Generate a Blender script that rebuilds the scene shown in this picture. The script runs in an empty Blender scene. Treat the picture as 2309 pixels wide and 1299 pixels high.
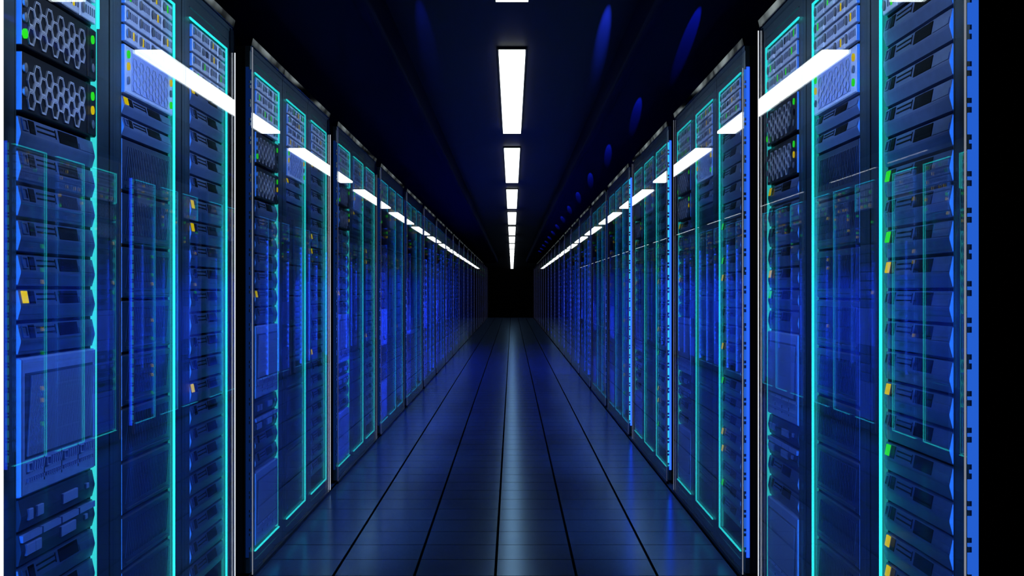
import bpy, math, random
from mathutils import Matrix, Vector
sc = bpy.context.scene
C = sc.collection
PI = math.pi

# ------------------------------------------------------------------ layout (metres)
HC = 1.111                 # camera height
XL, XR = -1.0, 0.889       # corridor faces of the glass doors, left and right row
START, BAY, PERIOD = 2.0915, 0.5846, 2.016
BANKS = 21
GLASS_Y = -0.0125          # glass front relative to the frame front plane (local y, into the rack is +)
MARG = 0.08
OU0, OU1 = MARG, BAY - MARG            # opening, along the rack
OV0, OV1 = HC - 1.02, HC + 0.855       # opening, bottom and top
GAP_NEAR, GAP_FAR = 0.030, 0.006
SW = (OU1 - OU0) - GAP_NEAR - GAP_FAR  # server width
CEIL = HC + 1.341
SOFF = HC + 1.15
END = 44.3
FLOOR_GLOSS = 0.24

# ------------------------------------------------------------------ materials
def new_mat(name):
    m = bpy.data.materials.new(name); m.use_nodes = True
    nt = m.node_tree
    for n in list(nt.nodes): nt.nodes.remove(n)
    return m, nt, nt.nodes.new('ShaderNodeOutputMaterial')

def pbr(name, col, metal=0.0, rough=0.4, noise=0.0, nscale=60.0, bump=0.0, spec=0.5):
    m, nt, out = new_mat(name)
    p = nt.nodes.new('ShaderNodeBsdfPrincipled')
    p.inputs['Base Color'].default_value = (*col, 1)
    p.inputs['Metallic'].default_value = metal
    p.inputs['Roughness'].default_value = rough
    p.inputs['Specular IOR Level'].default_value = spec
    if noise or bump:
        tc = nt.nodes.new('ShaderNodeTexCoord')
        no = nt.nodes.new('ShaderNodeTexNoise'); no.inputs['Scale'].default_value = nscale; no.inputs['Detail'].default_value = 4
        nt.links.new(tc.outputs['Object'], no.inputs['Vector'])
        if noise:
            mx = nt.nodes.new('ShaderNodeMix'); mx.data_type = 'RGBA'
            mx.inputs['A'].default_value = (*[c * (1 - noise) for c in col], 1)
            mx.inputs['B'].default_value = (*[min(1, c * (1 + noise)) for c in col], 1)
            nt.links.new(no.outputs['Fac'], mx.inputs['Factor'])
            nt.links.new(mx.outputs['Result'], p.inputs['Base Color'])
        if bump:
            b = nt.nodes.new('ShaderNodeBump'); b.inputs['Strength'].default_value = bump; b.inputs['Distance'].default_value = 0.002
            nt.links.new(no.outputs['Fac'], b.inputs['Height']); nt.links.new(b.outputs['Normal'], p.inputs['Normal'])
    nt.links.new(p.outputs['BSDF'], out.inputs['Surface'])
    return m

def matte(name, col):
    m, nt, out = new_mat(name)
    d = nt.nodes.new('ShaderNodeBsdfDiffuse'); d.inputs['Color'].default_value = (*col, 1)
    tc = nt.nodes.new('ShaderNodeTexCoord'); no = nt.nodes.new('ShaderNodeTexNoise'); no.inputs['Scale'].default_value = 1.5
    b = nt.nodes.new('ShaderNodeBump'); b.inputs['Strength'].default_value = 0.05
    nt.links.new(tc.outputs['Object'], no.inputs['Vector']); nt.links.new(no.outputs['Fac'], b.inputs['Height']); nt.links.new(b.outputs['Normal'], d.inputs['Normal'])
    g = nt.nodes.new('ShaderNodeBsdfGlossy'); g.inputs['Color'].default_value = (0.35, 0.55, 1.0, 1); g.inputs['Roughness'].default_value = 0.38
    mx = nt.nodes.new('ShaderNodeMixShader'); mx.inputs['Fac'].default_value = 0.012
    nt.links.new(d.outputs['BSDF'], mx.inputs[1]); nt.links.new(g.outputs['BSDF'], mx.inputs[2]); nt.links.new(mx.outputs[0], out.inputs['Surface'])
    return m

def emit(name, col, strength):
    m, nt, out = new_mat(name)
    e = nt.nodes.new('ShaderNodeEmission')
    e.inputs['Color'].default_value = (*col, 1); e.inputs['Strength'].default_value = strength
    nt.links.new(e.outputs['Emission'], out.inputs['Surface'])
    return m

def glass_mat(name, r0=0.045, k=1.0, power=4.2, tint=(0.93, 0.96, 1.0)):
    m, nt, out = new_mat(name)
    lw = nt.nodes.new('ShaderNodeLayerWeight'); lw.inputs['Blend'].default_value = 0.5
    pw = nt.nodes.new('ShaderNodeMath'); pw.operation = 'POWER'; pw.inputs[1].default_value = power
    ma = nt.nodes.new('ShaderNodeMath'); ma.operation = 'MULTIPLY_ADD'; ma.inputs[1].default_value = k; ma.inputs[2].default_value = r0
    ma.use_clamp = True
    tr = nt.nodes.new('ShaderNodeBsdfTransparent'); tr.inputs['Color'].default_value = (*tint, 1)
    gl = nt.nodes.new('ShaderNodeBsdfGlossy'); gl.inputs['Roughness'].default_value = 0.0
    mx = nt.nodes.new('ShaderNodeMixShader')
    nt.links.new(lw.outputs['Facing'], pw.inputs[0]); nt.links.new(pw.outputs[0], ma.inputs[0])
    nt.links.new(ma.outputs[0], mx.inputs['Fac'])
    nt.links.new(tr.outputs[0], mx.inputs[1]); nt.links.new(gl.outputs[0], mx.inputs[2])
    nt.links.new(mx.outputs[0], out.inputs['Surface'])
    return m

def dim_mirror(name):
    m, nt, out = new_mat(name)
    tc = nt.nodes.new('ShaderNodeTexCoord'); no = nt.nodes.new('ShaderNodeTexNoise'); no.inputs['Scale'].default_value = 6; no.inputs['Detail'].default_value = 2
    nt.links.new(tc.outputs['Object'], no.inputs['Vector'])
    cr = nt.nodes.new('ShaderNodeValToRGB'); cr.color_ramp.elements[0].position = 0.42; cr.color_ramp.elements[0].color = (0.008, 0.009, 0.010, 1)  # bright patches of the rail's reflection put into its tint
    cr.color_ramp.elements[1].position = 0.72; cr.color_ramp.elements[1].color = (0.09, 0.10, 0.105, 1)
    gl = nt.nodes.new('ShaderNodeBsdfGlossy'); gl.inputs['Roughness'].default_value = 0.08
    nt.links.new(no.outputs['Fac'], cr.inputs[0]); nt.links.new(cr.outputs[0], gl.inputs['Color']); nt.links.new(gl.outputs[0], out.inputs['Surface'])
    return m

def floor_mat():
    m, nt, out = new_mat('floor tiles')
    N, L = nt.nodes.new, nt.links.new
    tc = N('ShaderNodeTexCoord'); sep = N('ShaderNodeSeparateXYZ'); L(tc.outputs['Object'], sep.inputs[0])
    def line(axis, off, pitch, width):
        a = N('ShaderNodeMath'); a.operation = 'ADD'; a.inputs[1].default_value = -off; L(sep.outputs[axis], a.inputs[0])
        d = N('ShaderNodeMath'); d.operation = 'DIVIDE'; d.inputs[1].default_value = pitch; L(a.outputs[0], d.inputs[0])
        f = N('ShaderNodeMath'); f.operation = 'FRACT'; L(d.outputs[0], f.inputs[0])
        s = N('ShaderNodeMath'); s.operation = 'SUBTRACT'; s.inputs[1].default_value = 0.5; L(f.outputs[0], s.inputs[0])
        b = N('ShaderNodeMath'); b.operation = 'ABSOLUTE'; L(s.outputs[0], b.inputs[0])
        g = N('ShaderNodeMath'); g.operation = 'GREATER_THAN'; g.inputs[1].default_value = 0.5 - width / pitch / 2; L(b.outputs[0], g.inputs[0])
        return g
    lx = line('X', -0.697, 0.316, 0.011); ly = line('Y', 4.403, 0.2541, 0.0062)
    mxm = N('ShaderNodeMath'); mxm.operation = 'MAXIMUM'; L(lx.outputs[0], mxm.inputs[0])
    h = N('ShaderNodeMath'); h.operation = 'MULTIPLY'; h.inputs[1].default_value = 0.9; L(ly.outputs[0], h.inputs[0]); L(h.outputs[0], mxm.inputs[1])
    no = N('ShaderNodeTexNoise'); no.inputs['Scale'].default_value = 9; no.inputs['Detail'].default_value = 6; L(tc.outputs['Object'], no.inputs['Vector'])
    col = N('ShaderNodeMix'); col.data_type = 'RGBA'
    col.inputs['A'].default_value = (0.024, 0.042, 0.090, 1); col.inputs['B'].default_value = (0.029, 0.049, 0.104, 1); L(no.outputs['Fac'], col.inputs['Factor'])
    rr = N('ShaderNodeMapRange'); rr.inputs['To Min'].default_value = 0.17; rr.inputs['To Max'].default_value = 0.20; L(no.outputs['Fac'], rr.inputs['Value'])
    d0 = N('ShaderNodeBsdfDiffuse'); L(col.outputs['Result'], d0.inputs['Color'])
    g0 = N('ShaderNodeBsdfGlossy'); L(rr.outputs['Result'], g0.inputs['Roughness']); g0.inputs['Color'].default_value = (0.34, 0.62, 1.0, 1)
    p = N('ShaderNodeMixShader'); p.inputs['Fac'].default_value = FLOOR_GLOSS; L(d0.outputs[0], p.inputs[1]); L(g0.outputs[0], p.inputs[2])
    q = N('ShaderNodeBsdfDiffuse'); q.inputs['Color'].default_value = (0.0015, 0.002, 0.003, 1)
    ms = N('ShaderNodeMixShader'); L(mxm.outputs[0], ms.inputs['Fac']); L(p.outputs[0], ms.inputs[1]); L(q.outputs[0], ms.inputs[2])
    L(ms.outputs[0], out.inputs['Surface'])
    return m

M = dict(
    frame=pbr('door frame', (0.026, 0.050, 0.064), 0.2, 0.38, 0.25, 30, 0.05),
    body=pbr('rack body', (0.004, 0.005, 0.006), 0.0, 0.55, spec=0.2),
    bulge=pbr('bulged server', (0.075, 0.12, 0.26), 0.35, 0.42, 0.22, 45, 0.06),
    ribbed=pbr('ribbed server', (0.028, 0.045, 0.10), 0.3, 0.45, 0.2, 45, 0.05),
    rib=pbr('ribs', (0.07, 0.10, 0.20), 0.3, 0.4),
    caddy=pbr('drive caddy', (0.48, 0.58, 0.84), 0.2, 0.38, 0.12, 60),
    pale=pbr('pale panel', (0.30, 0.40, 0.80), 0.2, 0.42, 0.15, 50, 0.04),
    palerib=pbr('pale rib', (0.40, 0.50, 0.88), 0.2, 0.36),
    dark=pbr('dark plastic', (0.0015, 0.002, 0.003), 0.0, 0.6, spec=0.06),
    gasket=pbr('gasket rubber', (0.004, 0.008, 0.010), 0.0, 0.8, spec=0.05),
    comb=pbr('honeycomb wire', (0.60, 0.66, 0.82), 0.4, 0.35),
    hexbody=pbr('honeycomb server', (0.006, 0.008, 0.013), 0.1, 0.45, spec=0.25),
    grey=pbr('grey metal', (0.32, 0.35, 0.42), 0.8, 0.3),
    rail=dim_mirror('top rail'),
    glass=glass_mat('door glass'),
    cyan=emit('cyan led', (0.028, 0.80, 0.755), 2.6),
    liner=emit('cyan liner', (0.035, 0.80, 0.74), 0.4),
    liner1=emit('bright cyan liner', (0.05, 0.85, 0.80), 1.3),
    liner2=emit('blue liner', (0.02, 0.25, 0.6), 0.3),
    glow1=emit('blue rack glow', (0.015, 0.08, 1.0), 1.3),  # emission added to give the deeper banks their blue glow
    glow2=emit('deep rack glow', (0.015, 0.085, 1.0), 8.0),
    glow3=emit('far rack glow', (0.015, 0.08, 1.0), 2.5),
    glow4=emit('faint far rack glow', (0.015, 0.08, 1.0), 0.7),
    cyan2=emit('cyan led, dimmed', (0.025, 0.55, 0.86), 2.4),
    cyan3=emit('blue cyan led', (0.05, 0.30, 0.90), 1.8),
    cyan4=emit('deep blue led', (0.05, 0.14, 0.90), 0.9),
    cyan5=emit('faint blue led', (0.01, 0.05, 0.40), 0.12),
    blued=emit('blue led, faint', (0.008, 0.10, 1.0), 0.4),
    blue=emit('blue led', (0.03, 0.25, 1.0), 6.0),
    sideblue2=emit('bright blue side glow', (0.012, 0.065, 1.0), 2.2),  # blue light on the server stack's sides put in as emission, no lamps
    sideblue3=emit('intense blue side glow', (0.011, 0.06, 1.0), 3.6),
    sideblue=emit('blue side glow', (0.018, 0.12, 0.68), 0.95),
    sidedim=emit('dim blue side glow', (0.012, 0.08, 0.50), 0.14),
    sidecyan=emit('cyan side glow', (0.04, 0.62, 0.98), 0.95),
    green=emit('green lamp', (0.03, 0.90, 0.02), 1.3),
    yellow=emit('yellow lamp', (1.0, 0.74, 0.004), 1.0),
    white=emit('white edge glint', (0.95, 0.97, 1.0), 1.4),  # reflections on the glass edges put in as emission, dimmer copies by bank
    edge2=emit('soft edge glint', (0.80, 0.85, 1.0), 0.28),
    edge3=emit('dim edge glint', (0.35, 0.40, 0.95), 0.12),
    panel=emit('ceiling diffuser', (0.93, 1.0, 0.985), 3.4),
    ceil=pbr('ceiling paint', (0.007, 0.009, 0.016), 0.0, 0.6, spec=0.06),
    soffit=matte('soffit paint', (0.0032, 0.0042, 0.020)),
    black=pbr('black wall', (0.0015, 0.0015, 0.002), 0.0, 0.8, spec=0.03),
    floor=floor_mat(),
)

# ------------------------------------------------------------------ mesh building
class MB:
    def __init__(s): s.v, s.f = [], []
    def add(s, vs, fs):
        n = len(s.v); s.v += [tuple(p) for p in vs]; s.f += [tuple(i + n for i in f) for f in fs]; return s
    def box(s, x0, x1, y0, y1, z0, z1):
        return s.add([(x0, y0, z0), (x1, y0, z0), (x1, y1, z0), (x0, y1, z0), (x0, y0, z1), (x1, y0, z1), (x1, y1, z1), (x0, y1, z1)],
                     [(0, 3, 2, 1), (4, 5, 6, 7), (0, 1, 5, 4), (1, 2, 6, 5), (2, 3, 7, 6), (3, 0, 4, 7)])
    def cbox(s, x0, x1, y0, y1, z0, z1, c):       # front (y0) edges chamfered by c
        a = [(x0 + c, y0, z0 + c), (x1 - c, y0, z0 + c), (x1 - c, y0, z1 - c), (x0 + c, y0, z1 - c)]
        b = [(x0, y0 + c, z0), (x1, y0 + c, z0), (x1, y0 + c, z1), (x0, y0 + c, z1)]
        d = [(x0, y1, z0), (x1, y1, z0), (x1, y1, z1), (x0, y1, z1)]
        fs = [(0, 1, 2, 3), (11, 10, 9, 8)]
        for i in range(4):
            j = (i + 1) % 4
            fs += [(i, 4 + i, 4 + j, j), (4 + i, 8 + i, 8 + j, 4 + j)]
        return s.add(a + b + d, fs)
    def prism(s, prof, x0, x1):                   # profile of (y, z), extruded along x
        n = len(prof)
        vs = [(x0, y, z) for y, z in prof] + [(x1, y, z) for y, z in prof]
        fs = [tuple(range(n)), tuple(range(2 * n - 1, n - 1, -1))] + [(i, n + i, n + (i + 1) % n, (i + 1) % n) for i in range(n)]
        return s.add(vs, fs)
    def bar(s, ax, az, bx, bz, w, y0, y1):        # straight bar in the front plane
        dx, dz = bx - ax, bz - az; l = math.hypot(dx, dz) or 1; nx, nz = -dz / l * w / 2, dx / l * w / 2
        q = [(ax + nx, az + nz), (bx + nx, bz + nz), (bx - nx, bz - nz), (ax - nx, az - nz)]
        return s.add([(x, y0, z) for x, z in q] + [(x, y1, z) for x, z in q],
                     [(0, 1, 2, 3), (7, 6, 5, 4)] + [(i, 4 + i, 4 + (i + 1) % 4, (i + 1) % 4) for i in range(4)])
    def disc(s, cx, cz, rx, rz, y0, y1, n=16, dome=0.0):
        a = [(cx + rx * math.cos(2 * PI * i / n), cz + rz * math.sin(2 * PI * i / n)) for i in range(n)]
        vs = [(x, y0, z) for x, z in a] + [(x, y1, z) for x, z in a] + [(cx, y0 - dome, cz)]
        fs = [(i, (i + 1) % n, 2 * n) for i in range(n)] + [(i, n + i, n + (i + 1) % n, (i + 1) % n) for i in range(n)] + [tuple(range(2 * n - 1, n - 1, -1))]
        return s.add(vs, fs)
    def ring(s, pts, inset, y0, y1):              # closed outline of straight bars (a flat frame following pts)
        n = len(pts); cx = sum(p[0] for p in pts) / n; cz = sum(p[1] for p in pts) / n
        inn = [(cx + (x - cx) * (1 - inset), cz + (z - cz) * (1 - inset)) for x, z in pts]
        vs = [(x, y0, z) for x, z in pts] + [(x, y0, z) for x, z in inn] + [(x, y1, z) for x, z in pts] + [(x, y1, z) for x, z in inn]
        fs = []
        for i in range(n):
            j = (i + 1) % n
            fs += [(i, j, n + j, n + i), (2 * n + i, 2 * n + j, j, i), (n + i, n + j, 3 * n + j, 3 * n + i)]
        return s.add(vs, fs)
    def xform(s, mat):
        s.v = [tuple(mat @ Vector(p)) for p in s.v]; return s
    def merge(s, o, mat=None):
        return s.add([tuple(mat @ Vector(p)) for p in o.v] if mat else o.v, o.f)
    def mesh(s, name, mat):
        me = bpy.data.meshes.new(name); me.from_pydata(s.v, [], s.f); me.validate(); me.update()
        me.materials.append(mat); return me

def obj(name, me, parent=None, loc=None, rz=0.0):
    o = bpy.data.objects.new(name, me); C.objects.link(o)
    if parent is not None: o.parent = parent
    if loc is not None: o.location = loc
    if rz: o.rotation_euler = (0, 0, rz)
    return o
def tag(o, label=None, cat=None, group=None, kind=None):
    for k, v in (('label', label), ('category', cat), ('group', group), ('kind', kind)):
        if v: o[k] = v
    return o
def copy_tree(src, parent=None):
    c = src.copy(); C.objects.link(c)
    if parent is not None: c.parent = parent
    for ch in src.children: copy_tree(ch, c)
    return c

# ------------------------------------------------------------------ words
ORD = ['first', 'second', 'third', 'fourth', 'fifth', 'sixth', 'seventh', 'eighth', 'ninth', 'tenth', 'eleventh', 'twelfth', 'thirteenth',
       'fourteenth', 'fifteenth', 'sixteenth', 'seventeenth', 'eighteenth', 'nineteenth', 'twentieth', 'twenty-first', 'twenty-second', 'twenty-third', 'twenty-fourth']
def bank_words(k): return 'nearest' if k == 0 else (ORD[k] if k < BANKS - 1 else 'farthest')

# ------------------------------------------------------------------ the units that sit in the racks
# every unit's origin is its front-left-bottom corner; x across, y into the rack, z up
def bulge_profile(h, depth=0.26):
    return [(0.0095, 0.004), (0.0032, h * 0.40), (0.0028, h * 0.47), (0.0095, h - 0.004), (depth, h - 0.004), (depth, 0.004)]
def facet(h):                                     # frame of the upper front facet: origin at the ridge, z along the slope
    y0, z0, y1, z1 = 0.0028, h * 0.47, 0.0095, h - 0.004
    a = math.atan2(y1 - y0, z1 - z0)
    return Matrix.Translation((0, y0, z0)) @ Matrix.Rotation(-a, 4, 'X'), math.hypot(y1 - y0, z1 - z0)
cache = {}
def mesh_of(key, fn):
    if key not in cache: cache[key] = fn()
    return cache[key]

def bulged_parts(h, lamp, detail):
    """list of (part name, mesh) of a bulged server; the first is the chassis"""
    T, L = facet(h)
    ps = [('chassis', mesh_of(('bulge', h), lambda: MB().prism(bulge_profile(h), 0, SW).mesh('bulged server chassis', M['bulge'])))]
    def lampm(m): return lambda: MB().cbox(0.010, 0.034, -0.003, 0.004, L * 0.16, L * 0.90, 0.001).xform(T).mesh('status lamp', m)
    if lamp: ps.append(('status_lamp', mesh_of(('lamp', h, lamp), lampm(M[lamp]))))
    if detail:
        for x in (-0.0014, SW + 0.0002):  # pale plates added so the flanks catch the blue strip
            ps.append(('flank_reflector', mesh_of(('bfl', h, x), lambda x=x: MB().prism([(0.0096, 0.006), (0.0033, h * 0.40), (0.0029, h * 0.47), (0.0096, h - 0.006), (0.035, h - 0.006), (0.035, 0.006)], x, x + 0.0012).mesh('flank reflector', M['caddy']))))
        if not lamp:
            def rim():
                b = MB()
                z0, z1 = L * 0.16, L * 0.90
                b.box(0.010, 0.034, -0.003, 0.002, z1 - 0.003, z1); b.box(0.010, 0.034, -0.003, 0.002, z0, z0 + 0.003)
                b.box(0.010, 0.013, -0.003, 0.002, z0 + .003, z1 - .003); b.box(0.031, 0.034, -0.003, 0.002, z0 + .003, z1 - .003)
                return b.xform(T).mesh('lamp bezel', M['bulge'])
            ps.append(('lamp_bezel', mesh_of(('rim', h), rim)))
        ps.append(('push_button', mesh_of(('btn', h), lambda: MB().cbox(0.042, 0.068, -0.002, 0.004, L * 0.10, L * 0.92, 0.001).xform(T).mesh('push button', M['dark']))))
        def slots():
            b = MB()
            for z in (0.34, 0.66):
                b.box(0.080, 0.172, -0.0012, 0.003, L * z, L * z + 0.0035)
            b.box(0.172, 0.175, -0.0012, 0.003, L * 0.25, L * 0.85)
            return b.xform(T).mesh('vent slot', M['dark'])
        ps.append(('vent_slot', mesh_of(('slots', h), slots)))
        ps.append(('drive_window', mesh_of(('win', h), lambda: MB().box(0.190, 0.292, -0.0015, 0.003, L * 0.10, L * 0.92).xform(T).mesh('drive window', M['dark']))))
        ps.append(('front_catch', mesh_of(('catch', h), lambda: MB().prism([(-0.0015, L * 0.10), (-0.0015, L * 0.50), (0.003, L * 0.55), (0.003, L * 0.10)], 0.300, SW - 0.004).xform(T).mesh('front catch', M['bulge']))))
    return ps

def ribbed_parts(h, detail):
    ps = [('chassis', mesh_of(('ribbed', h), lambda: MB().cbox(0, SW, 0.008, 0.26, 0.004, h - 0.004, 0.004).mesh('ribbed server chassis', M['ribbed'])))]
    if detail:
        for x in (-0.0014, SW + 0.0002):
            ps.append(('flank_reflector', mesh_of(('fl', h, 0.0081, x), lambda x=x: MB().box(x, x + 0.0012, 0.0081, 0.035, 0.005, h - 0.005).mesh('flank reflector', M['caddy']))))
        def ribs():
            b = MB(); n = 26
            for i in range(n):
                x = 0.020 + i * (SW - 0.060) / (n - 1)
                b.bar(x, 0.030, x + 0.022, h - 0.022, 0.0045, 0.0055, 0.009)
            return b.mesh('slanted rib grille', M['rib'])
        ps.append(('rib_grille', mesh_of(('ribs', h), ribs)))
        ps.append(('handle_bar', mesh_of(('bar', h), lambda: MB().cbox(0.02, SW - 0.02, 0.004, 0.009, 0.010, 0.018, 0.001).mesh('handle bar', M['ribbed']))))
    return ps

def hex_outline(cx, cz, a, st):
    return [(cx + a * math.cos(PI / 3 * k), cz + a * st * math.sin(PI / 3 * k)) for k in range(6)]
def honeycomb(x0, x1, z0, z1, a, st, y0, y1, mat, name):
    b = MB(); col = 0; x = x0 + a
    hh = math.sqrt(3) * a * st
    while x + a * 0.9 <= x1:
        z = z0 + hh * (0.5 if col % 2 == 0 else 1.0)
        while z + hh * 0.45 <= z1:
            o = hex_outline(x, z, a * 0.97, st)
            b.ring(o, 0.10, y0, y1); b.ring(hex_outline(x, z, a * 0.82, st), 0.09, y0 + .001, y1)
            z += hh
        x += 1.5 * a; col += 1
    return b.mesh(name, mat)

def honey_parts(h, lamps, detail):
    ps = [('chassis', mesh_of(('hex', h), lambda: MB().cbox(0, SW, 0.001, 0.30, 0.003, h - 0.003, 0.002).mesh('honeycomb server chassis', M['hexbody'])))]
    if detail:
        for x in (-0.0014, SW + 0.0002):
            ps.append(('flank_reflector', mesh_of(('fl', h, 0.0012, x), lambda x=x: MB().box(x, x + 0.0012, 0.0012, 0.035, 0.005, h - 0.005).mesh('flank reflector', M['caddy']))))
        ps.append(('honeycomb_grille', mesh_of(('honey', h), lambda: honeycomb(0.018, SW - 0.062, 0.010, h - 0.010, 0.0195, 1.18, -0.003, 0.002, M['comb'], 'honeycomb grille'))))
        ps.append(('side_plate', mesh_of(('hplate', h), lambda: MB().cbox(SW - 0.052, SW - 0.002, -0.0012, 0.002, 0.006, h - 0.006, 0.001).mesh('side plate', M['hexbody']))))
    for (x, zf, c) in lamps:
        if detail or c in ('green', 'yellow'):
            ps.append(('indicator_lamp', mesh_of(('hl', h, x, zf, c), lambda x=x, zf=zf, c=c: MB().disc(x, h * zf, 0.0085, 0.0105, -0.004, 0.002, 16, 0.002).mesh('indicator lamp', M[c]))))
    return ps

def smooth_parts(h, lamps, detail):
    ps = [('chassis', mesh_of(('smooth', h), lambda: MB().cbox(0, SW, 0.0, 0.30, 0.003, h - 0.003, 0.003).mesh('pale server chassis', M['caddy'])))]
    if detail:
        for x in (-0.0014, SW + 0.0002):
            ps.append(('flank_reflector', mesh_of(('fl', h, 0.0012, x), lambda x=x: MB().box(x, x + 0.0012, 0.0012, 0.035, 0.005, h - 0.005).mesh('flank reflector', M['caddy']))))
        ps.append(('face_plate', mesh_of(('sface', h), lambda: MB().cbox(0.046, SW - 0.046, -0.0015, 0.002, 0.014, h - 0.014, 0.001).mesh('face plate', M['pale']))))
        ps.append(('honeycomb_grille', mesh_of(('shoney', h), lambda: honeycomb(0.050, SW - 0.048, 0.016, h - 0.016, 0.017, 1.0, -0.0035, 0.0, M['caddy'], 'honeycomb grille'))))
    for (x, zf, c) in lamps:
        if detail or c in ('green', 'yellow'):
            ps.append(('indicator_lamp', mesh_of(('hl', h, x, zf, c), lambda x=x, zf=zf, c=c: MB().disc(x, h * zf, 0.0085, 0.0105, -0.004, 0.002, 16, 0.002).mesh('indicator lamp', M[c]))))
    return ps

def mesh_panel_parts(h, detail):
    ps = [('chassis', mesh_of(('mp', h), lambda: MB().cbox(0, SW, 0.002, 0.26, 0.002, h - 0.002, 0.004).mesh('pale panel chassis', M['pale'])))]
    if detail:
        for x in (-0.0014, SW + 0.0002):
            ps.append(('flank_reflector', mesh_of(('fl', h, 0.0022, x), lambda x=x: MB().box(x, x + 0.0012, 0.0022, 0.035, 0.005, h - 0.005).mesh('flank reflector', M['caddy']))))
        zt, zb = h - 0.040, 0.085
        def ribs():
            b = MB(); n = 58
            for i in range(n):
                x = 0.020 + i * (SW - 0.060) / (n - 1)
                b.bar(x, zb, x + 0.020, zt, 0.0027, -0.003, 0.003)
            return b.mesh('slanted rib grille', M['palerib'])
        ps.append(('grille_back', mesh_of(('mgb', h), lambda: MB().box(0.016, SW - 0.018, 0.0008, 0.003, zb - 0.006, zt + 0.006).mesh('grille back', M['rib']))))
        ps.append(('rib_grille', mesh_of(('mpr', h), ribs)))
        def ports():
            b = MB()
            for q in range(4):
                x = 0.022 + q * (SW - 0.03) / 4
                b.ring([(x, 0.052), (x + 0.020, 0.052), (x + 0.020, 0.070), (x, 0.070)], 0.16, -0.003, 0.003)
                for j in range(5): b.bar(x + 0.028 + j * 0.011, 0.052, x + 0.033 + j * 0.011, 0.070, 0.0035, -0.003, 0.003)
                for j in range(8): b.bar(x + j * 0.0105, 0.030, x + 0.002 + j * 0.0105, 0.038, 0.003, -0.003, 0.003)
            return b.mesh('port row', M['palerib'])
        ps.append(('port_row', mesh_of(('mpp', h), ports)))
        for q in range(1, 4):
            x = 0.016 + q * (SW - 0.03) / 4
            ps.append(('panel_seam', mesh_of(('mps', h, q), lambda x=x: MB().box(x, x + 0.002, 0.0012, 0.003, 0.022, 0.076).mesh('panel seam', M['dark']))))
    return ps

def port_parts(h, detail, var):
    ps = [('chassis', mesh_of(('port', h), lambda: MB().prism(bulge_profile(h), 0, SW).mesh('port server chassis', M['ribbed'])))]
    if detail:
        def plates():
            b = MB(); n = 4; w = SW / n
            for q in range(n):
                b.box(q * w + 0.004, (q + 1) * w - 0.004, 0.0005, 0.010, h - 0.020, h - 0.006)
            return b.mesh('cover plate', M['pale'])
        if var: ps.append(('cover_plate', mesh_of(('pplate', h), plates)))
        for q, x in enumerate(((0.02, 0.06), (0.06, 0.09), (0.19, 0.27), (0.322, 0.338)) if var else ((0.03, 0.05), (0.07, 0.10), (0.20, 0.28), (0.33, 0.346))):
            ps.append(('port_socket', mesh_of(('psock', h, var, q), lambda x=x, q=q: MB().cbox(x[0], x[1], -0.001, 0.008, h * 0.30 if q < 3 else h * 0.45, h * 0.62, 0.001).mesh('port socket', M['pale']))))
    return ps

def disk_array(h, rows, seed, detail):
    """root mesh (tray) + sixteen drive caddies, lit slots as sub-parts"""
    rnd = random.Random(seed)
    cw, ch = SW / 4, (h - 0.004) / rows
    lit = {}
    for r in range(rows):
        for c in range(4):
            if rnd.random() < 0.5: lit[(r, c)] = (rnd.choice([0, 1, 2]), rnd.choice(['green', 'yellow']))
    if not detail:
        def far():
            b = MB()
            for r in range(rows):
                for c in range(4):
                    b.box(c * cw + 0.003, (c + 1) * cw - 0.003, 0.001, 0.02, r * ch + 0.004, (r + 1) * ch - 0.004)
            b.box(0, SW, 0.02, 0.25, 0.002, h - 0.002)
            return b.mesh('far disk array', M['caddy'])
        root = obj('disk_array', mesh_of(('dafar', h, rows), far))
        for c in ('green', 'yellow'):
            def lamps(c=c):
                b = MB()
                for (r, q), (s, col) in lit.items():
                    if col == c:
                        x = q * cw + cw * (0.40 + 0.14 * s); b.box(x, x + cw * 0.10, -0.002, 0.003, r * ch + ch * 0.32, r * ch + ch * 0.72)
                return b.mesh('drive lamp', M[c])
            obj('drive_lamp', mesh_of(('dalamp', seed, c, h), lamps), root)
        return root
    root = obj('disk_array', mesh_of(('datray', h), lambda: MB().box(0, SW, 0.012, 0.25, 0.002, h - 0.002).mesh('disk array tray', M['dark'])))
    plate = mesh_of(('caddy', h, rows), lambda: MB().cbox(0.0022, cw - 0.0022, 0.0, 0.012, 0.003, ch - 0.004, 0.0018).mesh('drive caddy', M['caddy']))
    def latch_fn():
        b = MB(); b.disc(cw * 0.17, ch * 0.50, cw * 0.09, ch * 0.26, -0.004, 0.001, 14, 0.0008)
        return b.mesh('caddy latch', M['grey'])
    latch = mesh_of(('latch', h, rows), latch_fn)
    def slot_fn(skip):
        b = MB()
        for s in range(5):
            if s != skip:
                x = cw * (0.36 + 0.125 * s); b.box(x, x + cw * 0.06, -0.0008, 0.002, ch * 0.34, ch * 0.72)
        return b.mesh('caddy slot', M['rib'])
    def lit_fn(s, c):
        x = cw * (0.345 + 0.125 * s); return MB().box(x, x + cw * 0.085, -0.0015, 0.002, ch * 0.30, ch * 0.74).mesh('drive lamp', M[c])
    for r in range(rows):
        for c in range(4):
            o = obj('drive_caddy', plate, root, (c * cw, 0, r * ch + 0.002))
            obj('caddy_latch', latch, o)
            s, col = lit.get((r, c), (None, None))
            if s is None and rnd.random() < 0.35: s, col = rnd.choice([0, 1, 2, 3]), 'dark'
            obj('caddy_slot', mesh_of(('slot', h, rows, s), lambda: slot_fn(s)), o)
            if s is not None:
                obj('drive_lamp' if col != 'dark' else 'open_slot', mesh_of(('dl', h, rows, s, col), lambda: lit_fn(s, col)), o)
    return root

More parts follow.
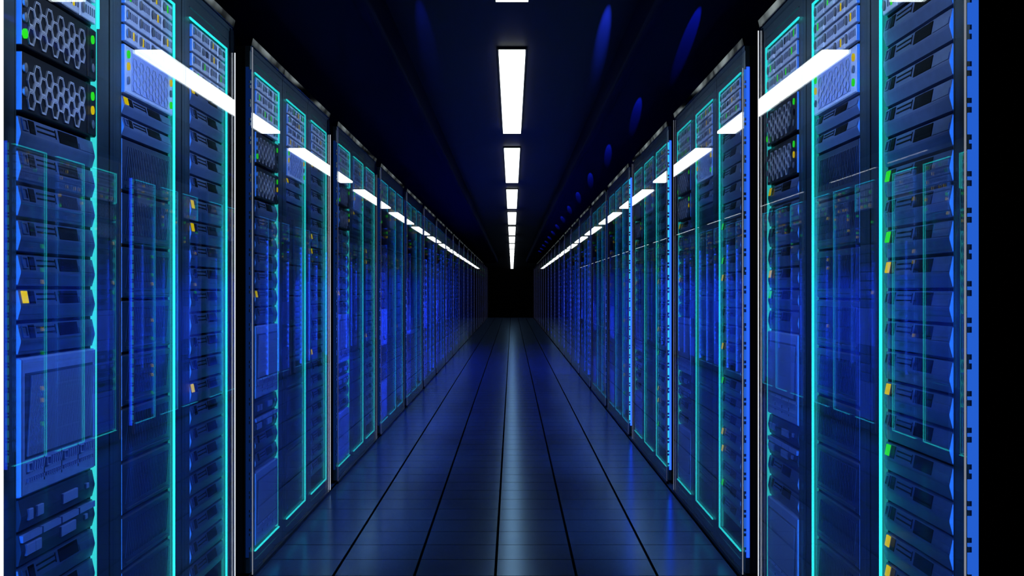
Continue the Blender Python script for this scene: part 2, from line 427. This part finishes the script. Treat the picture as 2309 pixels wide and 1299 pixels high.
# ------------------------------------------------------------------ racks
def rack_meshes():
    d = {}
    z1 = HC + 0.947
    b = MB()                                          # body: open-fronted box
    b.box(0.004, BAY - 0.004, 0.86, 0.88, 0.02, z1)
    b.box(0.004, 0.012, 0.022, 0.86, 0.02, z1); b.box(BAY - 0.012, BAY - 0.004, 0.022, 0.86, 0.02, z1)
    b.box(0.012, BAY - 0.012, 0.022, 0.86, z1 - 0.012, z1); b.box(0.012, BAY - 0.012, 0.022, 0.86, 0.02, 0.032)
    for x in (0.05, BAY - 0.11):
        for y in (0.06, 0.76): b.box(x, x + 0.06, y, y + 0.06, 0.0, 0.02)
    d['body'] = b.mesh('rack body', M['body'])
    b = MB(); e = 0.0045                              # frame round the opening
    b.box(0.004, OU0 - e, 0, 0.022, 0.02, z1); b.box(OU1 + e, BAY - 0.004, 0, 0.022, 0.02, z1)
    b.box(OU0 - e, OU1 + e, 0, 0.022, OV1 + e, z1); b.box(OU0 - e, OU1 + e, 0, 0.022, 0.02, OV0 - e)
    for v in (OV1 + 0.034, OV0 - 0.040):              # pressed ridges above and below the opening
        b.prism([(0, v), (-0.0035, v + 0.002), (0, v + 0.005)] if v > 1 else [(0, v), (-0.0035, v + 0.003), (0, v + 0.005)], OU0 - 0.002, OU1 + 0.002)
    b.prism([(0, z1 - 0.020), (-0.003, z1 - 0.016), (-0.003, z1), (0, z1)], 0.004, BAY - 0.004)
    d['frame'] = b.mesh('door frame', M['frame'])
    f0, f1 = -0.0048, 0.0016                           # led strip depth
    for side in ('L', 'R'):                           # which end is near the corridor's open end
        b = MB()
        b.box(OU0 - e, OU1 + e, f0, f1, OV1, OV1 + e); b.box(OU0 - e, OU1 + e, f0, f1, OV0 - e, OV0)
        if side == 'L': b.box(OU1, OU1 + e, f0, f1, OV0, OV1)
        else: b.box(OU0 - e, OU0, f0, f1, OV0, OV1)
        
        b1 = MB()
        b1.box(OU0 - e, OU1 + e, f0, f1, OV1, OV1 + e)
        b2 = MB().box(OU0 - e, OU1 + e, f0, f1, OV0 - e, OV0)
        if side == 'L': b1.box(OU1, OU1 + e, f0, f1, HC + 0.640, OV1)
        else: b1.box(OU0 - e, OU0, f0, f1, HC + 0.640, OV1)
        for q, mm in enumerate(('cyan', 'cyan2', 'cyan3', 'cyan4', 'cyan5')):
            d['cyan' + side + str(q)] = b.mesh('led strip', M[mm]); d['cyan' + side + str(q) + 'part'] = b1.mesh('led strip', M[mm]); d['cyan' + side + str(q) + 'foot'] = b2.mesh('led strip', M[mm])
        b = MB()
        if side == 'L': b.box(OU1 + 0.0004, OU1 + e, f1 + 0.0002, 0.016, OV0, OV1)
        else: b.box(OU0 - e, OU0 - 0.0004, f1 + 0.0002, 0.016, OV0, OV1)
        d['liner' + side + '0'] = b.mesh('liner', M['liner']); d['liner' + side + '2'] = b.mesh('liner', M['liner1']); d['liner' + side + '1'] = b.mesh('liner', M['liner2'])
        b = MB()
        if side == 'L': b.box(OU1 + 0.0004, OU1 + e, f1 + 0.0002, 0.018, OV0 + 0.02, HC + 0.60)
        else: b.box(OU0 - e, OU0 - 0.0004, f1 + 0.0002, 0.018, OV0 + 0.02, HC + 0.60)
        for q in '1234': d['glow' + side + q] = b.mesh('added glow bar', M['glow' + q])
        b = MB()
        if side == 'L': b.box(OU0 - e, OU0 + 0.0005, -0.0006, 0.0028, OV0, OV1)
        else: b.box(OU1 - 0.0005, OU1 + e, -0.0006, 0.0028, OV0, OV1)
        d['lip' + side] = b.mesh('strip cover', M['frame'])
        b = MB()
        if side == 'L': b.box(OU0 - e, OU0, 0.003, 0.018, OV0, OV1)
        else: b.box(OU1, OU1 + e, 0.003, 0.018, OV0, OV1)
        d['blue' + side + '0'] = b.mesh('blue led strip', M['blue']); d['blue' + side + '1'] = b.mesh('blue led strip', M['blued'])
    g0, g1 = GLASS_Y, GLASS_Y + 0.006
    d['glass'] = MB().box(0.0012, BAY - 0.0012, g0, g1, 0.016, HC + 0.948).mesh('glass pane', M['glass'])
    t = math.radians(11)
    b = MB()
    zz, zt = HC + 0.9500, HC + 0.976
    b.prism([(g0 + (zt - zz) * math.tan(t) * 0 + 0.0055, zz), (g0 - 0.0005, zt), (g0 + 0.008, zt), (g0 + 0.010, zz)], 0.0012, BAY - 0.0012)
    d['rail'] = b.mesh('top rail', M['rail'])
    d['sill'] = MB().box(0.0012, BAY - 0.0012, g0 - 0.001, g1 + 0.006, 0.002, 0.0155).mesh('bottom rail', M['body'])
    def edge(x0, x1, zt, m): return MB().box(x0, x1, g0 - 0.0003, g0 + 0.0030, 0.016, zt).mesh('edge glint', m)  # glowing sliver imitating the reflection along a glass edge
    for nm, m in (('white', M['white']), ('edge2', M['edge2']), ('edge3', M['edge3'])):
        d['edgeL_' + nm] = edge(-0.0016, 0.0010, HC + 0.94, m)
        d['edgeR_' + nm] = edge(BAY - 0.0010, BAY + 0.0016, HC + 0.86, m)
    d['edgeL_first'] = MB().box(-0.0016, 0.0010, g0 - 0.0003, g1 + 0.001, 0.016, HC + 0.94).mesh('edge glint', M['white'])
    d['spill_shieldL'] = MB().box(0.0, 0.020, g1 + 0.0002, -0.0008, 0.02, HC + 0.94).mesh('gasket', M['gasket'])  # black strip added to keep the edge glow off the frame
    d['gasketR'] = MB().box(BAY - 0.040, BAY + 0.0014, g1 + 0.0002, -0.0008, 0.02, HC + 0.94).mesh('gasket', M['gasket'])
    d['spill_shieldRR'] = MB().box(-0.0014, 0.040, g1 + 0.0002, -0.0008, 0.02, HC + 0.94).mesh('gasket', M['gasket'])
    for side in ('L', 'R'):  # emissive comb and post standing for light on the stack's near side
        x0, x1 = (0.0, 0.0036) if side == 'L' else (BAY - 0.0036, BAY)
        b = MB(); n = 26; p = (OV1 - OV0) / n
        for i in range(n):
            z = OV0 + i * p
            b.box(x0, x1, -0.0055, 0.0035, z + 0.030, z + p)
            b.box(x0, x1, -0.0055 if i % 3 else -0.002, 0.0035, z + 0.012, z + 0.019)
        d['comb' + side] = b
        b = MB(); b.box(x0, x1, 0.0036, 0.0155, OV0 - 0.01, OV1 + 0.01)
        d['post' + side] = b.mesh('corner glow', M['sideblue'])
        d['comb' + side + '_dim'] = d['comb' + side].mesh('side glow', M['sidedim']); d['post' + side + '_3'] = b.mesh('corner glow', M['sideblue3']); d['post' + side + '_2'] = b.mesh('corner glow', M['sideblue2']); d['post' + side + '_dim'] = b.mesh('corner glow', M['sidedim'])
        d['comb' + side + '_blue'] = d['comb' + side].mesh('side glow', M['sideblue'])
        d['comb' + side + '_cyan'] = d['comb' + side].mesh('side glow', M['sidecyan'])
        d['combback' + side] = MB().box(x0 if side == 'L' else x0 - 0.0, x1, 0.0158, 0.022, 0.02, HC + 0.947).mesh('end panel', M['body'])
    return d
RM = rack_meshes()

RACK_DESC = {1: ('glass-door rack with two black honeycomb servers and pale grilles', 'glass-door racks with honeycomb servers'),
             2: ('glass-door rack filled with slant-ribbed servers', 'glass-door racks with ribbed servers'),
             3: ('glass-door rack filled top to bottom with bulged servers', 'glass-door racks with bulged servers')}
ROUND1 = [(SW - 0.026, 0.76, 'green'), (SW - 0.026, 0.50, 'dark'), (SW - 0.026, 0.24, 'grey'), (0.009, 0.72, 'grey'), (0.009, 0.48, 'grey'), (0.009, 0.22, 'green')]
ROUND2 = [(SW - 0.026, 0.76, 'green'), (SW - 0.026, 0.50, 'yellow'), (SW - 0.026, 0.24, 'grey'), (0.009, 0.72, 'grey'), (0.009, 0.34, 'grey')]
ROUNDP = [(0.020, 0.80, 'green'), (0.020, 0.56, 'yellow'), (0.020, 0.28, 'grey'), (SW - 0.020, 0.74, 'yellow'), (SW - 0.020, 0.50, 'grey'), (SW - 0.020, 0.24, 'green')]
LIT3 = {'left': {0: 'yellow', 5: 'yellow', 6: 'yellow', 13: 'yellow'},
        'right': {5: 'green', 7: 'green', 8: 'yellow', 12: 'yellow', 14: 'green', 17: 'yellow', 18: 'yellow', 20: 'green'}}
LIT1 = {'left': {5: 'yellow'}, 'right': {0: 'yellow', 4: 'yellow', 5: 'green'}}
COLW = {'yellow': 'amber', 'green': 'green', None: None}

far_bulged, far_ribbed = MB(), MB()
protos = {}

def place(o, side, k, i, u, v):
    """put a unit or rack into bay i (0..2 seen from the front, left to right) of bank k"""
    y0 = START + PERIOD * k
    if side == 'left':
        o.location = (XL + GLASS_Y, y0 + i * BAY + u, v); o.rotation_euler = (0, 0, PI / 2)
    else:
        o.location = (XR - GLASS_Y, y0 + (3 - i) * BAY - u, v); o.rotation_euler = (0, 0, -PI / 2)
def place_mat(side, k, i, u, v):
    y0 = START + PERIOD * k
    if side == 'left': return Matrix.Translation((XL + GLASS_Y, y0 + i * BAY + u, v)) @ Matrix.Rotation(PI / 2, 4, 'Z')
    return Matrix.Translation((XR - GLASS_Y, y0 + (3 - i) * BAY - u, v)) @ Matrix.Rotation(-PI / 2, 4, 'Z')

def unit(kind, key, parts_fn, side, k, i, v, label, cat, group):
    """one rack unit as its own thing; the first of a kind is built, the others are copied with their parts"""
    if key in protos: r = copy_tree(protos[key])
    else:
        ps = parts_fn()
        r = obj(kind, ps[0][1])
        for n, me in ps[1:]: obj(n, me, r)
        protos[key] = r
    u = OU0 + (GAP_NEAR if side == 'left' else GAP_FAR)
    place(r, side, k, i, u, v)
    tag(r, label, cat, group)
    return r

WORDS = {'nearest': 'nearest'}
def where(side, k): return f'{bank_words(k)} bank on the {side}'

for side in ('left', 'right'):
    for k in range(BANKS):
        det = k < 3
        for i in range(3):
            t = i + 1
            # ---- the rack itself
            r = obj('server_rack', RM['body'])
            place(r, side, k, i, 0, 0)
            tag(r, f'{RACK_DESC[t][0]}, {where(side, k)}', 'server rack', RACK_DESC[t][1])
            S = 'L' if side == 'left' else 'R'
            obj('door_frame', RM['frame'], r)
            gd = obj('glass_door', RM['glass'], r)
            obj('top_rail', RM['rail'], gd); obj('bottom_rail', RM['sill'], gd)
            lev = str(0 if k < 3 else 1 if k < 5 else 2 if k < 7 else 3 if k < 12 else 4)  # fade down the rows put into the strip emission, bank by bank
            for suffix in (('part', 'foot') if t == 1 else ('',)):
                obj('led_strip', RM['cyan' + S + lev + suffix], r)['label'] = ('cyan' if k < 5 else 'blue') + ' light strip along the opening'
            obj('led_strip', RM['blue' + S + ('0' if k < 3 else '1')], r)['label'] = 'blue light strip on the near edge'
            obj('strip_cover', RM['lip' + S], r)
            if k < 3: obj('light_liner', RM['liner' + S + ('2' if t == 1 else '0' if k < 2 else '1')], r)
            else: obj('light_liner', RM['glow' + S + ('1' if k < 5 else '2' if k < 9 else '3' if k < 13 else '4')], r)  # added emitters imitating the blue glow deep in the rows
            near_i, far_i = (0, 2) if side == 'left' else (2, 0)
            if i == near_i:
                o = obj('side_glow', RM['comb' + S + ('_dim' if side == 'left' or k > 3 else '_blue' if k < 2 else '_cyan')], r)
                obj('corner_glow', RM['post' + S + ('_dim' if side == 'left' or k > 3 else '_3' if k in (2, 3) else '_2' if k else '')], r); obj('end_panel', RM['combback' + S], r)
                obj('edge_glint', RM['edge' + S + ('_first' if k == 0 and side == 'left' else '_edge2' if k < 2 else '_edge3')], gd)
            if i == far_i:
                obj('edge_glint', RM['edge' + ('R' if S == 'L' else 'L') + ('_white' if k < (2 if side == 'left' else 1) else '_edge2' if k < 3 else '_edge3')], gd)
                obj('gasket', RM['gasketR' if S == 'L' else 'spill_shieldRR'], gd)
            # ---- disk array on top
            bot = {1: 0.642, 2: 0.652, 3: 0.664}[t]; ah = 0.853 - bot
            akey = ('array', t, det)
            if akey in protos: a = copy_tree(protos[akey])
            else: a = protos[akey] = disk_array(ah, 4, 10 + t, det)
            place(a, side, k, i, OU0 + (GAP_NEAR if side == 'left' else GAP_FAR), HC + bot)
            tag(a, f'pale blue disk array above the {["honeycomb", "ribbed", "bulged"][i]} servers, {where(side, k)}', 'disk array', 'disk arrays at the top of the racks')
            # ---- servers below
            if t == 1:
                unit('honeycomb_server', ('hex1', det), lambda: honey_parts(0.130, ROUND1, det), side, k, i, HC + 0.506,
                     f'black honeycomb server with green lamp, upper of two, {where(side, k)}', 'server', 'honeycomb-front servers')
                unit('honeycomb_server', ('hex2', det), lambda: honey_parts(0.130, ROUND2, det), side, k, i, HC + 0.370,
                     f'black honeycomb server with green and amber lamps, lower of two, {where(side, k)}', 'server', 'honeycomb-front servers')
                z = 0.367
                rows = [('b', n) for n in range(7)] + [('m', 0), ('p', 0), ('p', 1), ('b', 7), ('b', 8), ('m', 1)]
                for kind, n in rows:
                    if kind == 'b':
                        z -= 0.072; lamp = LIT1[side].get(n)
                        if k < 4:
                            lw = f' with {COLW[lamp]} lamp' if lamp else ''
                            unit('bulged_server', ('b', 0.072, lamp, det), lambda: bulged_parts(0.072, lamp, det), side, k, i, HC + z,
                                 f'dark bulged server{lw}, {ORD[n]} below honeycomb servers, {where(side, k)}', 'server', 'bulged servers below the honeycomb servers')
                        else: far_bulged.merge(MB().prism(bulge_profile(0.072), 0, SW), place_mat(side, k, i, OU0 + 0.015, HC + z))
                    elif kind == 'm':
                        z -= 0.294
                        unit('grille_server', ('m', det), lambda: mesh_panel_parts(0.293, det), side, k, i, HC + z,
                             f'tall pale blue server with slanted grille, {("at mid rack", "at the rack bottom")[n]}, {where(side, k)}', 'server', 'pale grille servers')
                    else:
                        z -= 0.072
                        unit('port_server', ('p', n, det), lambda: port_parts(0.072, det, n), side, k, i, HC + z,
                             f'dark server with pale sockets, {("directly under the pale grille", "second under the pale grille")[n]}, {where(side, k)}', 'server', 'servers with pale sockets')
            elif t == 2:
                unit('pale_server', ('pale', det), lambda: smooth_parts(0.132, ROUNDP, det), side, k, i, HC + 0.518,
                     f'pale blue server with round green and amber lamps, {where(side, k)}', 'server', 'pale servers with round lamps')
                z = 0.517
                for n in range(2):
                    z -= 0.056; lamp = 'yellow' if (n == 0 and side == 'left') else None
                    if k < 4:
                        lw = ' with amber lamp' if lamp else ''
                        unit('bulged_server', ('b', 0.056, lamp, det), lambda: bulged_parts(0.056, lamp, det), side, k, i, HC + z,
                             f'slim bulged server{lw}, {("directly", "second")[n]} under the pale server, {where(side, k)}', 'server', 'slim bulged servers')
                    else: far_bulged.merge(MB().prism(bulge_profile(0.056), 0, SW), place_mat(side, k, i, OU0 + 0.015, HC + z))
                for n in range(10):
                    z -= 0.1425
                    if k < 15:
                        unit('ribbed_server', ('r', det), lambda: ribbed_parts(0.1425, det), side, k, i, HC + z,
                             f'dark slant-ribbed server, {ORD[n]} from the top, {where(side, k)}', 'server', 'slant-ribbed servers')
                    else: far_ribbed.merge(MB().cbox(0, SW, 0.008, 0.26, 0.004, 0.1385, 0.004), place_mat(side, k, i, OU0 + 0.015, HC + z))
            else:
                z = 0.663
                for n in range(22):
                    z -= 0.0733; lamp = LIT3[side].get(n); h = 0.0733
                    if k < 4:
                        lw = f' with {COLW[lamp]} lamp' if lamp else ''
                        unit('bulged_server', ('b', h, lamp, det), lambda: bulged_parts(h, lamp, det), side, k, i, HC + z,
                             f'blue bulged server{lw}, {ORD[n]} below the disk array, {where(side, k)}', 'server', 'bulged servers in the tall stacks')
                    else: far_bulged.merge(MB().prism(bulge_profile(h), 0, SW), place_mat(side, k, i, OU0 + 0.015, HC + z))

o = obj('bulged_servers', far_bulged.mesh('far bulged servers', M['bulge']))
tag(o, 'dark blue bulged servers crowding the distant racks of both rows', 'servers', None, 'stuff')
o = obj('ribbed_servers', far_ribbed.mesh('far ribbed servers', M['ribbed']))
tag(o, 'dark ribbed servers in the farthest racks of both rows', 'servers', None, 'stuff')

# ------------------------------------------------------------------ ceiling lights
pm = MB().box(-0.073, 0.073, 0, 1.48, -0.020, 0).mesh('light diffuser', M['panel'])
hm = MB().box(-0.080, 0.080, -0.006, 1.486, 0, 0.014).mesh('light housing', M['ceil'])
n = 0
for p in range(16):
    for q in range(2):
        y = 1.82 + p * 2 * PERIOD + q * 1.512
        r = obj('ceiling_light', hm, None, (0, y, CEIL - 0.0145)); obj('diffuser', pm, r)
        pw = 'pair above the camera' if p == 0 else (ORD[p - 1] + ' pair ahead')
        tag(r, f'glowing white rectangular ceiling light, {("nearer", "farther")[q]} of the {pw} along the aisle', 'ceiling light', 'ceiling lights down the aisle')

# ------------------------------------------------------------------ the room
YB, YE = -2.0, 70.0
def struct(name, b, m): return tag(obj(name, b.mesh(name, m)), None, None, None, 'structure')
struct('floor', MB().box(-2.6, 2.6, YB, YE, -0.05, 0.0), M['floor'])
struct('ceiling', MB().box(-2.6, 2.6, YB, YE, CEIL, CEIL + 0.05), M['ceil'])
struct('wall_left', MB().box(-2.65, -2.6, YB, YE, 0, CEIL), M['black'])
struct('wall_right', MB().box(2.6, 2.65, YB, YE, 0, CEIL), M['black'])
struct('wall_back', MB().box(-2.6, 2.6, YB - 0.05, YB, 0, CEIL), M['black'])
struct('wall_end', MB().box(-2.6, 2.6, YE, YE + 0.05, 0, CEIL), M['black'])
struct('wall_partition', MB().box(-1.9, 1.8, END, END + 0.1, 0, HC + 0.923), M['black'])
def soffit(s):
    r = 0.05; xi, xo = 0.585, 1.25
    prof = [(xi + r - r * math.cos(a), SOFF + r - r * math.sin(a)) for a in [PI / 2 * j / 8 for j in range(9)]]
    prof = [(xi, CEIL)] + prof + [(xo, SOFF), (xo, CEIL)]
    n = len(prof); b = MB()
    vs = [(s * x, YB, z) for x, z in prof] + [(s * x, END - 0.2, z) for x, z in prof]
    fs = [tuple(range(n)), tuple(range(2 * n - 1, n - 1, -1))] + [(i, n + i, n + (i + 1) % n, (i + 1) % n) for i in range(n)]
    return b.add(vs, fs)
struct('trim_1', soffit(-1), M['soffit']); struct('trim_2', soffit(1), M['soffit'])

# ------------------------------------------------------------------ lights
def area(name, loc, rot, sx, sy, col, power):
    l = bpy.data.lights.new(name, 'AREA'); l.shape = 'RECTANGLE'; l.size, l.size_y = sx, sy; l.color = col; l.energy = power
    o = bpy.data.objects.new(name, l); C.objects.link(o); o.location = loc; o.rotation_euler = rot; return o
def spot(name, loc, target, ang, col, power, blend=0.4, rad=0.01):
    l = bpy.data.lights.new(name, 'SPOT'); l.spot_size = math.radians(ang); l.spot_blend = blend; l.color = col; l.energy = power; l.shadow_soft_size = rad
    o = bpy.data.objects.new(name, l); C.objects.link(o); o.location = loc
    o.rotation_euler = (Vector(target) - Vector(loc)).to_track_quat('-Z', 'Y').to_euler(); return o
BLUE, DEEP, COOL = (0.15, 0.37, 0.92), (0.03, 0.10, 1.0), (0.72, 0.84, 1.0)
WASH = [150, 150, 125, 80, 30, 10]
ARR = [150, 150, 80, 40, 16, 6]
DEEPP = [0, 60, 1000, 2400, 3200, 3600, 3200, 2200, 1200, 600]
for k in range(10):                      # unseen fill spots added under the soffits to wash the opposite row
    for s, x in ((1, XL), (-1, XR)):
        y = START + PERIOD * k + 0.88
        if k < len(WASH):
            spot('blue_wash_fill', (0.60 * s, y, SOFF - 0.03), (x, y, HC - 0.28), 62, BLUE, WASH[k], 0.6, 0)
        for i in range(3):
            yy = START + PERIOD * k + (i + 0.5) * BAY
            if k < len(ARR): spot('array_fill', (0.58 * s, yy, SOFF + 0.04), (x, yy, HC + 0.74), 30, COOL, ARR[k], 0.6, 0)
            if DEEPP[k]: spot('deep_blue_fill', (0.60 * s, yy, SOFF - 0.03), (x, yy, HC - 0.32), 26, DEEP, DEEPP[k], 0.5, 0)
for k in range(14):                     # narrow unseen spots added to imitate blue light leaking onto the right-hand soffit
    y = 3.43 + PERIOD * k
    spot('blue_leak_fill', (0.692, y, SOFF - 0.06), (0.692 + 0.078 * 1.3, y + 1.3, SOFF), 2.7, (0.03, 0.07, 1.0), 7000.0, 0.5, 0)
spot('blue_leak_fill', (0.412, 4.0, CEIL - 0.07), (0.475, 5.5, CEIL), 3.0, (0.03, 0.07, 1.0), 22000.0, 0.9, 0)  # unseen spot added for the blue patch on the ceiling
spot('blue_leak_fill', (-0.40, 4.0, CEIL - 0.07), (-0.45, 5.5, CEIL), 4.0, (0.03, 0.05, 1.0), 2500.0, 1.0, 0)  # fainter added spot for the ceiling's left side

w = bpy.data.worlds.new('World'); sc.world = w; w.use_nodes = True
w.node_tree.nodes['Background'].inputs['Color'].default_value = (0, 0, 0, 1)

# ------------------------------------------------------------------ camera
cam = bpy.data.cameras.new('Camera'); co = bpy.data.objects.new('Camera', cam); C.objects.link(co)
co.location = (0, 0, HC); co.rotation_euler = (PI / 2, 0, 0)
cam.sensor_width = 36; cam.lens = 2400 / 2309 * 36; cam.shift_y = 6.5 / 2309
cam.clip_start = 0.05; cam.clip_end = 200
sc.camera = co

sc.view_settings.view_transform = 'Standard'; sc.view_settings.look = 'None'
sc.view_settings.exposure = 0; sc.view_settings.gamma = 1; sc.view_settings.use_curve_mapping = False
cy = sc.cycles
cy.use_denoising = True
cy.max_bounces = 8; cy.diffuse_bounces = 2; cy.glossy_bounces = 6; cy.transparent_max_bounces = 16
cy.use_adaptive_sampling = True; cy.adaptive_threshold = 0.02
cy.sample_clamp_indirect = 4.0
